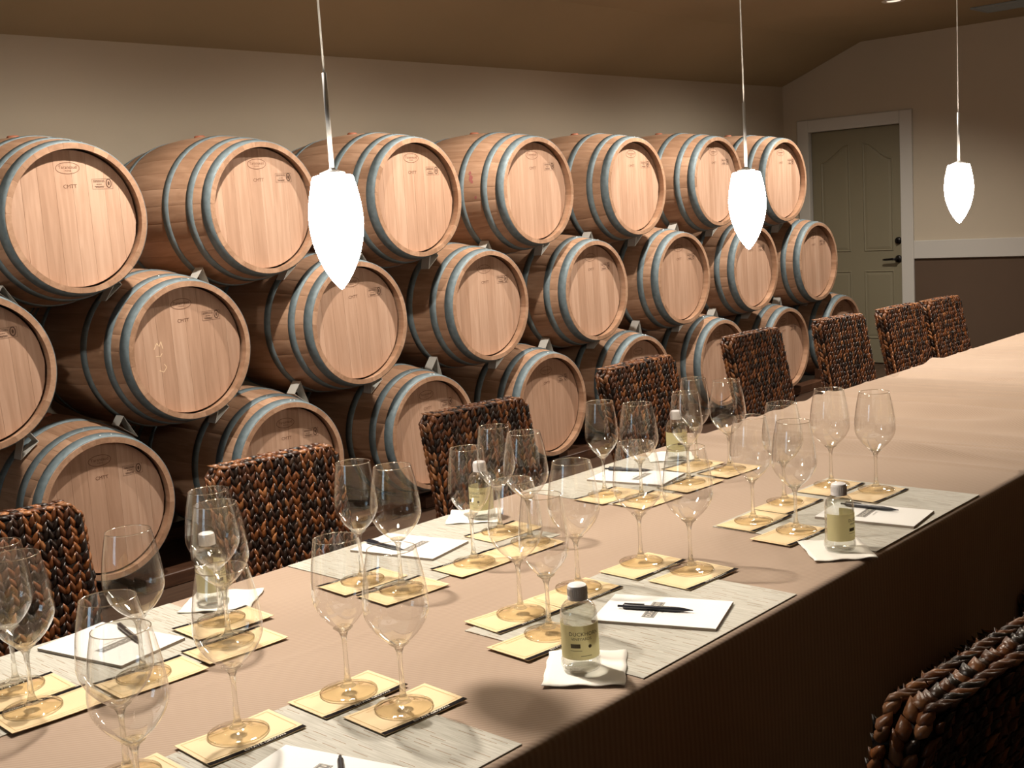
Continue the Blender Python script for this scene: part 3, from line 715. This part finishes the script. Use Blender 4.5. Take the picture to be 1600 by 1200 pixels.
# notepads
def pad_meshes():
    b = MB().bbox(-.07, .07, -.1075, .1075, 0, .0048, .0004)
    t = MB().box(-.07, .07, -.1075, .1075, .0049, .0054)
    lo = MB(); x0, x1, y0, y1, z = -.040, .040, .006, .028, .0057; w = .0016
    lo.add([(x0, y0, z), (x1, y0, z), (x1, y1, z), (x0, y1, z)], [(0, 1, 2, 3)])
    tx = MB(); vs, fs = text_geo('DUCKHORN', .0125); tx.add([(a * 1.02, b_ + .017, .0060) for a, b_, _ in vs], fs)
    for a in ((x0 + w, x1 - w, y0 + w, y0 + w + .0006), (x0 + w, x1 - w, y1 - w - .0006, y1 - w), (x0 + w, x0 + w + .0006, y0 + w, y1 - w), (x1 - w - .0006, x1 - w, y0 + w, y1 - w)):
        tx.add([(a[0], a[2], .0060), (a[1], a[2], .0060), (a[1], a[3], .0060), (a[0], a[3], .0060)], [(0, 1, 2, 3)])
    sm = MB(); vs, fs = text_geo('VINEYARDS', .0055); sm.add([(a, b_ + .000 - .002, .0057) for a, b_, _ in vs], fs)
    return (b.mesh('page_block', M['paperedge']), t.mesh('top_sheet', M['paper']), lo.mesh('logo_box', M['greyprint']), tx.mesh('logo_lettering', M['whiteprint']), sm.mesh('small_print', M['greyprint']))
PAD = pad_meshes()
def pad(x, y, ang, label):       # ang: direction of the pad's long axis (its top)
    e = empty('notepad', (x, y, ZM), ang - pi / 2); tag(e, label, 'notepad', 'white notepads')
    for m in PAD: new(m.name, m, e)
pad(-.535, -3.203, R(105), 'white notepad cut off by the bottom edge of the photo')
pad(.2195, -3.199, R(110.5), 'white notepad with grey logo under a black pen, right of the nearest bottle')
pad(.9765, -3.2225, R(96.7), 'white notepad with grey logo behind the bottle on the far right')
pad(.274, -2.492, R(-77.5), 'white notepad with grey logo in the middle of the barrel side')
pad(1.035, -2.535, R(-80), 'white notepad farthest away on the barrel side, under a pen')
pad(-.424, -2.484, R(-78.7), 'white notepad at the left seen through a wine glass')

def pen_meshes():
    b = MB().lathe([(0, -.067), (.0009, -.067), (.0011, -.063), (.0032, -.052), (.0044, -.036), (.0045, .052), (.0040, .056), (.0022, .0565), (.0022, .066), (0, .0668)], 14, 'x')
    c = MB().bbox(.018, .054, -.0013, .0013, .0050, .0062, .0003); c.box(.050, .054, -.0012, .0012, .003, .0052)
    vs, fs = text_geo('DUCKHORN WINE COMPANY', .0036); t = MB(); t.add([(a - .004, .00455 * sin(b_ / .0045), .00455 * cos(b_ / .0045)) for a, b_, _ in vs], fs)
    return b.mesh('pen_body', M['pen']), c.mesh('clip', M['pen']), t.mesh('pen_lettering', M['whiteprint'])
PEN = pen_meshes()
def pen(p0, p1, label, zz=ZM + .0056):   # p0 = clicker end, p1 = tip
    a = math.atan2(p0[1] - p1[1], p0[0] - p1[0])
    e = empty('ballpoint_pen', ((p0[0] + p1[0]) / 2, (p0[1] + p1[1]) / 2, zz + .0046), a); tag(e, label, 'pen', 'black pens')
    for m in PEN: new(m.name, m, e)
pen((.185, -3.124), (.236, -3.252), 'black pen lying across the notepad right of the nearest bottle')
pen((1.004, -3.130), (1.009, -3.262), 'black pen on the far right notepad, partly behind the bottle')
pen((.238, -2.385), (.232, -2.522), 'black pen on the middle barrel-side notepad, seen through glass')
pen((1.052, -2.419), (1.092, -2.548), 'black pen on the farthest barrel-side notepad')
pen((-.372, -2.415), (-.400, -2.545), 'black pen on the leftmost notepad, seen through glass')
pen((-.481, -3.180), (-.560, -3.285), 'black pen end on the notepad at the bottom edge')

# napkins and bottles
def napkin(x, y, ang, w, h, label, z, seed):
    rnd = random.Random(seed); n = 14; v = []; ph = rnd.uniform(0, 6)
    for i in range(n + 1):
        for j in range(n + 1):
            u, t = i / n * 2 - 1, j / n * 2 - 1
            e = max(abs(u), abs(t)) ** 6
            v.append((u * w / 2 + .0009 * sin(9 * t + ph) * abs(u) ** 5, t * h / 2 + .0010 * sin(8 * u + ph) * abs(t) ** 5, .0006 + e * .0022 * (sin(7 * u + 5 * t + ph) + 1) / 2))
    f = [(i * (n + 1) + j, (i + 1) * (n + 1) + j, (i + 1) * (n + 1) + j + 1, i * (n + 1) + j + 1) for i in range(n) for j in range(n)]
    nv = len(v); v2 = [(a, b, c + .0012) for a, b, c in v]
    q = MB(); q.add(v, [g[::-1] for g in f], True); q.add(v2, f, True)
    bd = [i * (n + 1) for i in range(n + 1)] + [n * (n + 1) + j for j in range(1, n + 1)] + [i * (n + 1) + n for i in range(n - 1, -1, -1)] + [j for j in range(n - 1, 0, -1)]
    q.f += [(bd[k], bd[(k + 1) % len(bd)], nv + bd[(k + 1) % len(bd)], nv + bd[k]) for k in range(len(bd))]; q.sm += [False] * len(bd); q.mi += [0] * len(bd)
    o = q.build('paper_napkin', M['napkin'], None, (x, y, z), (0, 0, ang)); tag(o, label, 'napkin', 'cocktail napkins under the bottles')
def bottle_meshes():
    rb = .0285
    shell = MB().lathe([(0, .0012), (.022, .001), (.0285, .003), (.0312, .010), (.0305, .018), (.0282, .023), (rb, .028), (rb, .086), (.0281, .093), (.0255, .1005), (.0205, .1065), (.0160, .1098), (.0140, .1118), (.0138, .122)], 40).mesh('bottle_body', M['bottle'])
    water = MB().lathe([(0, .0025), (.026, .004), (.0292, .010), (.0285, .018), (.0268, .024), (.0270, .030), (.0270, .086), (.0266, .093), (.0240, .0995), (.0225, .1005), (0, .1005)], 32).mesh('water', M['water'])
    cap = MB(); cap.lathe([(.0142, .1330), (.0120, .1345), (0, .1345)], 32); cap.lathe([(.0152, .1165), (.0150, .130), (.0142, .1330)], 32); cap.lathe([(.0140, .1112), (.0156, .1115)], 32); cap.lathe([(.0156, .1115), (.0156, .1165)], 32); cap.lathe([(.0156, .1165), (.0152, .1165)], 32)
    for k in range(30):
        a = 2 * pi * k / 30; c_, s_ = cos(a), sin(a); 
        cap.add([((.0150) * c_ - .0004 * s_, .0150 * s_ + .0004 * c_, .118), (.0150 * c_ + .0004 * s_, .0150 * s_ - .0004 * c_, .118), (.0156 * c_, .0156 * s_, .118), (.0150 * c_ - .0004 * s_, .0150 * s_ + .0004 * c_, .129), (.0150 * c_ + .0004 * s_, .0150 * s_ - .0004 * c_, .129), (.0156 * c_, .0156 * s_, .129)], [(0, 2, 5, 3), (2, 1, 4, 5), (3, 5, 4), (0, 1, 2)])
    cap = cap.mesh('cap', M['cap'])
    q = MB(); n = 36; v = []; A0, A1 = R(-118), R(118)
    for z in (.0235, .0770):
        for i in range(n + 1):
            a = A0 + (A1 - A0) * i / n; v.append(((rb + .0004) * cos(a), (rb + .0004) * sin(a), z))
    q.add(v, [(i, i + 1, n + 2 + i, n + 1 + i) for i in range(n)], True); lab = q.mesh('label', M['label'])
    t = MB(); r = rb + .0007
    def wrap(txt, size, a0, z, sc=1):
        vs, fs = text_geo(txt, size, 'LEFT'); t.add([(r * cos(a0 + x * sc / r), r * sin(a0 + x * sc / r), z + y) for x, y, _ in vs], fs)
    wrap('DUCKHORN', .0086, -.50, .0640); wrap('VINEYARDS', .0062, -.38, .0565)
    def quad(a0, a1, z0, z1): 
        k = 4; t.add([(r * cos(a0 + (a1 - a0) * i / k), r * sin(a0 + (a1 - a0) * i / k), z0) for i in range(k + 1)] + [(r * cos(a0 + (a1 - a0) * i / k), r * sin(a0 + (a1 - a0) * i / k), z1) for i in range(k + 1)], [(i, i + 1, k + 2 + i, k + 1 + i) for i in range(k)])
    quad(-.42, .10, .0425, .0490); quad(-.45, .18, .0380, .0386); quad(.1, .7, .0295, .0303)
    dk = [(r * cos(.62 + .10 * cos(a * pi / 6)), r * sin(.62 + .10 * cos(a * pi / 6)), .0445 + .0028 * sin(a * pi / 6)) for a in range(12)]; t.add(dk, [tuple(range(12))])
    lt = t.mesh('label_print', M['labelink'])
    return shell, water, cap, lab, lt
M['labelink'] = simple('label_ink', (.10, .08, .04), .6)
_nt = M['label'].node_tree; _t = _nt.nodes.new('ShaderNodeBsdfTranslucent'); _m = _nt.nodes.new('ShaderNodeMixShader'); _m.inputs[0].default_value = .45
_t.inputs[0].default_value = (.88, .80, .45, 1)
_nt.links.new(_nt.nodes['Principled BSDF'].outputs[0], _m.inputs[1]); _nt.links.new(_t.outputs[0], _m.inputs[2]); _nt.links.new(_m.outputs[0], _nt.nodes['Material Output'].inputs[0])
BOT = bottle_meshes()
def bottle(x, y, face, label, z):
    e = empty('water_bottle', (x, y, z), face); tag(e, label, 'bottle', 'small water bottles')
    for m in BOT: new(m.name, m, e)
camang = lambda x, y: math.atan2(-4.3724 - y, -1.3829 - x)
napkin(-.050, -3.245, R(-54), .124, .140, 'white square napkin under the nearest water bottle', ZT + .0018, 3)
bottle(-.055, -3.241, camang(-.055, -3.241) - .1, 'small water bottle with white cap and yellow label, nearest the camera', ZT + .0038)
napkin(.703, -3.275, R(-47), .122, .140, 'cream napkin with wavy edge under the far right bottle', ZT + .0018, 4)
bottle(.706, -3.281, camang(.706, -3.281) + 1.1, 'small water bottle with yellow label, far right near the table edge', ZT + .0038)
napkin(.535, -2.435, R(-52), .125, .125, 'white napkin under the middle bottle on the barrel side', ZT + .0018, 5)
bottle(.535, -2.462, camang(.535, -2.462) - .9, 'small water bottle in the middle of the barrel side, seen through glasses', ZT + .0038)
napkin(1.290, -2.465, R(-48), .125, .125, 'white napkin under the farthest bottle', ZT + .0018, 6)
bottle(1.275, -2.500, camang(1.275, -2.5) + .5, 'small water bottle farthest away, behind overlapping wine glasses', ZT + .0038)
napkin(-.172, -2.446, R(-50), .135, .125, 'white napkin under the leftmost bottle', ZT + .0018, 7)
bottle(-.182, -2.431, camang(-.182, -2.431) + .8, 'leftmost small water bottle, inside the outlines of two wine glasses', ZT + .0038)

# ------------------------------------------------------------------ woven chairs
BW, BT, BZ0, BZ1 = .39, .066, .44, .905       # back
RCL = .095                                    # recline of the back over its height
def leaf_add(V, F, CL, c, ax_u, ax_n, ax_w, L_, Wd, Th, colr):
    # c centre, ax_u long axis, ax_n outward, ax_w across
    n0 = len(V); ring_ = ((-.6, .6), (-.15, 1.0), (.4, .72))
    V.append(tuple(c - ax_u * (L_ * .5) - ax_n * Th * .5))
    for t, s in ring_:
        for k in range(5):
            a = 2 * pi * k / 5 + .3
            V.append(tuple(c + ax_u * (L_ * .5 * t) + ax_w * (Wd * .5 * s * cos(a)) + ax_n * (Th * .5 * s * sin(a))))
    V.append(tuple(c + ax_u * (L_ * .5) + ax_n * Th * .35))
    for k in range(5): F.append((n0, n0 + 1 + (k + 1) % 5, n0 + 1 + k))
    for j in range(2):
        for k in range(5): F.append((n0 + 1 + j * 5 + k, n0 + 1 + j * 5 + (k + 1) % 5, n0 + 6 + j * 5 + (k + 1) % 5, n0 + 6 + j * 5 + k))
    for k in range(5): F.append((n0 + 11 + k, n0 + 11 + (k + 1) % 5, n0 + 16))
    CL.extend([colr] * 17)
PAL = [((.024, .009, .005), 4), ((.012, .006, .004), 5), ((.055, .019, .008), 5), ((.10, .032, .010), 4), ((.15, .050, .014), 3), ((.21, .085, .03), 1), ((.030, .015, .009), 3)]
pal = [c for c, w in PAL for _ in range(w)]
def weave(patches, name, seed=1):
    rnd = random.Random(seed); V, F, CL = [], [], []
    for (org, U, Vv, nrm, lu, lv, pu, pv, *ex) in patches:
        tl, lift, lf, wf, lit_tone = ex if len(ex) > 1 else (22, (.04, .24), (1.5, 1.9), 1.2, 0)
        cut = ex[0] if len(ex) == 1 else 0      # U across, Vv along strands
        U = Vector(U).normalized(); Vv = Vector(Vv).normalized(); nrm = Vector(nrm).normalized(); org = Vector(org)
        nu = max(2, round(lu / pu)); nv = max(1, round(lv / pv)); pu_ = lu / nu; pv_ = lv / nv
        for i in range(nu):
            sg = 1 if i % 2 else -1
            base = rnd.choice(pal)
            for j in range(nv):
                if cut and (j + .5) * pv_ > lv - cut:
                    du = min((i + .5) * pu_, lu - (i + .5) * pu_); dv = lv - (j + .5) * pv_
                    if du < cut and (cut - du) ** 2 + (cut - dv) ** 2 > cut * cut: continue
                ti = sg * R(tl + rnd.uniform(-9, 9))
                u = (Vv * cos(ti) + U * sin(ti) + nrm * rnd.uniform(*lift)).normalized(); w = U * cos(ti) - Vv * sin(ti)
                c = org + U * ((i + .5) * pu_ + rnd.uniform(-.0015, .0015)) + Vv * ((j + .5) * pv_ + rnd.uniform(-.003, .003)) + nrm * rnd.uniform(-.001, .002)
                colr = base if rnd.random() < .35 else rnd.choice(pal)
                if lit_tone and rnd.random() < .55: colr = rnd.choice(((.15, .055, .02), (.11, .038, .014), (.20, .085, .035)))  # light catching the back's top put into colour: lighter strands, sides too
                k = rnd.uniform(.75, 1.25); colr = tuple(min(1, x * k) for x in colr)
                leaf_add(V, F, CL, c, u, nrm, w, pv_ * rnd.uniform(*lf), pu_ * wf, .0125, colr)
    m = bpy.data.meshes.new(name); m.from_pydata(V, [], F)
    m.polygons.foreach_set('use_smooth', [True] * len(F))
    at = m.color_attributes.new('strand', 'FLOAT_COLOR', 'POINT'); buf = []
    for c in CL: buf += [c[0], c[1], c[2], 1]
    at.data.foreach_set('color', buf); m.materials.append(M['weave']); m.update(); return m
# local frame: sitter faces +y, back stands at y from -.24-BT .. -.24
yb0, yb1 = -.20 - BT, -.20
upv = Vector((0, -RCL, BZ1 - BZ0)).normalized(); bl = Vector((0, -RCL, BZ1 - BZ0)).length
nf = Vector((0, upv.z, -upv.y)); PU, PV = .0122, .0205
hw = BW / 2; cr = .018
back_w = weave([((-hw + .008, yb1, BZ0), (1, 0, 0), upv, nf, BW - .012, bl - .004, PU, PV, .032),
                ((hw - .008, yb0, BZ0), (-1, 0, 0), upv, -nf, BW - .012, bl - .004, PU, PV, .032),
                ((-hw, yb0 + .003, BZ0), (0, 1, 0), upv, (-1, 0, 0), BT - .006, bl - .026, .018, PV, 20, (0, .08), (1.7, 2.0), 1.0, 1),
                ((hw, yb1 - .003, BZ0), (0, -1, 0), upv, (1, 0, 0), BT - .006, bl - .026, .018, PV, 20, (0, .08), (1.7, 2.0), 1.0, 1),
                ((-hw + .024, yb0 - RCL - .002, BZ1 + .0005), (0, 1, 0), (1, 0, 0), (0, 0, 1), BT + .004, BW - .048, .0233, .0175, 38, (-.02, .05), (2.0, 2.4), 1.0, 1),
                ((-hw + .001, yb0 - RCL + .002, BZ1 - .026), (0, 1, 0), (1, 0, 1), (-1, 0, 1), BT + .002, .036, .0233, .0175, 30, (-.02, .05), (1.7, 2.0), 1.0, 1),
                ((hw - .001, yb0 - RCL + .002, BZ1 - .026), (0, 1, 0), (-1, 0, 1), (1, 0, 1), BT + .002, .036, .0233, .0175, 30, (-.02, .05), (1.7, 2.0), 1.0, 1)], 'back_weave', 3)
seat_w = weave([((-hw + .004, yb1 + .004, .505), (1, 0, 0), (0, 1, 0), (0, 0, 1), BW - .008, .29, PU, PV),
                ((-hw + .004, .10, .37), (1, 0, 0), (0, 0, 1), (0, 1, 0), BW - .008, .118, PU, PV),
                ((-hw, yb1 + .004, .37), (0, 1, 0), (0, 0, 1), (-1, 0, 0), .29, .118, PU, PV),
                ((hw, .094, .37), (0, -1, 0), (0, 0, 1), (1, 0, 0), .29, .118, PU, PV),
                ((hw - .008, yb0, .16 + .21), (-1, 0, 0), (0, 0, 1), (0, -1, 0), BW - .016, .08, PU, PV)], 'seat_weave', 5)
q = MB(); e_ = .003; v = []
for yy in (yb0 + e_, yb1 - e_):
    for x_, z_ in ((-hw + e_, BZ0), (hw - e_, BZ0), (hw - e_, BZ1 - .032), (hw - .028, BZ1 - .006), (-hw + .028, BZ1 - .006), (-hw + e_, BZ1 - .032)):
        v.append((x_, yy - RCL * (z_ - BZ0) / (BZ1 - BZ0), z_))
q.add(v, [(0, 1, 2, 3, 4, 5), (11, 10, 9, 8, 7, 6)] + [(i, i + 6, (i + 1) % 6 + 6, (i + 1) % 6) for i in range(6)])
BACKC = q.mesh('back_panel', M['core'])
SEATC = MB().box(-hw + .004, hw - .004, yb0 + .004, .096, .365, .501).mesh('seat_panel', M['core'])
LEGM = MB().box(-.021, .021, -.021, .021, 0, .3648).mesh('leg', M['legwood'])
def chair(x, y, ang, sx, label, group):
    e = empty('woven_chair', (x, y, 0), ang); e.scale = (sx, 1, .985 if sx == 1.12 and y < -3 else 1); tag(e, label, 'chair', group)
    new('back_panel', BACKC, e); tag(new('back_weave', back_w, e), kind='stuff')
    new('seat_panel', SEATC, e); tag(new('seat_weave', seat_w, e), kind='stuff')
    for lx in (-.168, .168):
        for ly in (-.235, .070): new('leg', LEGM, e, (lx, ly, 0))
def far_chair(bx, by, yaw, sx, label):            # bx,by: centre of the front top edge of the back, as measured
    a = pi + R(yaw); oy = yb1 - RCL
    ox, oyy = -(-sin(a) * oy), -(cos(a) * oy)
    chair(bx + ox, by + oyy, a, sx, label, 'woven chairs on the barrel side of the table')
far_chair(-0.35, -1.868, -8, 1, 'dark brown woven seagrass chair at the left edge, first on the barrel side')
far_chair(0.376, -1.902, -5, 0.93, 'dark brown woven seagrass chair, second from the left on the barrel side')
far_chair(1.16, -1.862, -6, 1, 'dark brown woven seagrass chair, third from the left on the barrel side')
far_chair(2.145, -1.748, 1.7, 1.12, 'dark brown woven seagrass chair, fourth from the left on the barrel side')
far_chair(3.09, -1.669, 0.2, 1.04, 'dark brown woven seagrass chair, fifth from the left on the barrel side')
far_chair(3.735, -1.745, -10, 0.84, 'dark brown woven seagrass chair before the door, sixth on the barrel side')
far_chair(4.24, -1.812, -2.7, 0.96, 'dark brown woven seagrass chair, second from the far end on the barrel side')
far_chair(4.65, -1.85, -3, 0.88, 'dark brown woven seagrass chair at the far end of the barrel side')
def near_chair(bx, by, yaw, label):
    a = R(yaw); oy = yb0 - RCL
    chair(bx + sin(a) * oy, by - cos(a) * oy, a, 1.12, label, 'woven chairs on the near side of the table')
near_chair(.050, -3.860, -5, 'dark woven chair seen from behind in the bottom right corner')
near_chair(.930, -3.842, -2, 'dark woven chair in shadow, just beyond the bottom right chair')
near_chair(1.66, -3.828, 0, 'dark woven chair in shadow against the cloth at the right edge')

# ------------------------------------------------------------------ pendant lamps
def shade_mesh():
    H = .190; prof = [(0, H), (.026, H), (.0325, H - .0015), (.0345, H - .005)]
    for i in range(1, 29):
        t = 1 - (1 - i / 28) ** 1.5; z = (H - .005) * (1 - t)
        r = .0345 + (.0452 - .0345) * sin(min(t / .38, 1) * pi / 2) if t < .38 else .0452 * (1 - ((t - .38) / .62) ** 1.9) ** .82
        prof.append((max(r, 0), z))
    return MB().lathe(prof, 40).mesh('glass_shade', M['shade'])
SHADE = shade_mesh()
for i, (x, lab) in enumerate(((-.111, 'white bullet-shaped glass pendant lamp, largest and nearest, in front of the third top barrel'), (1.178, 'white bullet-shaped glass pendant lamp, middle one, before the last top-row barrels'), (2.472, 'white bullet-shaped glass pendant lamp, smallest and farthest right, before the end wall'), (3.765, 'white bullet-shaped glass pendant lamp just beyond the right edge of the photo'))):
    zb = (1.374, 1.358, 1.360, 1.36)[i]
    e = empty('pendant_lamp', (x, -2.81, zb)); tag(e, lab, 'lamp', 'pendant lamps over the table')
    new('glass_shade', SHADE, e)
    MB().lathe([(.021, .1905), (.021, .194), (.006, .199), (.0042, .202)], 24).build('shade_cap', M['steel'], e)
    MB().tube([(0, 0, .2025), (0, 0, .355)], .0040, 12).build('stem_rod', M['steel'], e)
    MB().tube([(0, 0, .3555), (0, 0, 2.705 - zb)], .0017, 8).build('cord', M['cord'], e)
    MB().lathe([(.055, 2.7345 - zb), (.055, 2.725 - zb), (.012, 2.71 - zb), (0, 2.705 - zb)], 32).build('canopy', M['steel'], e)
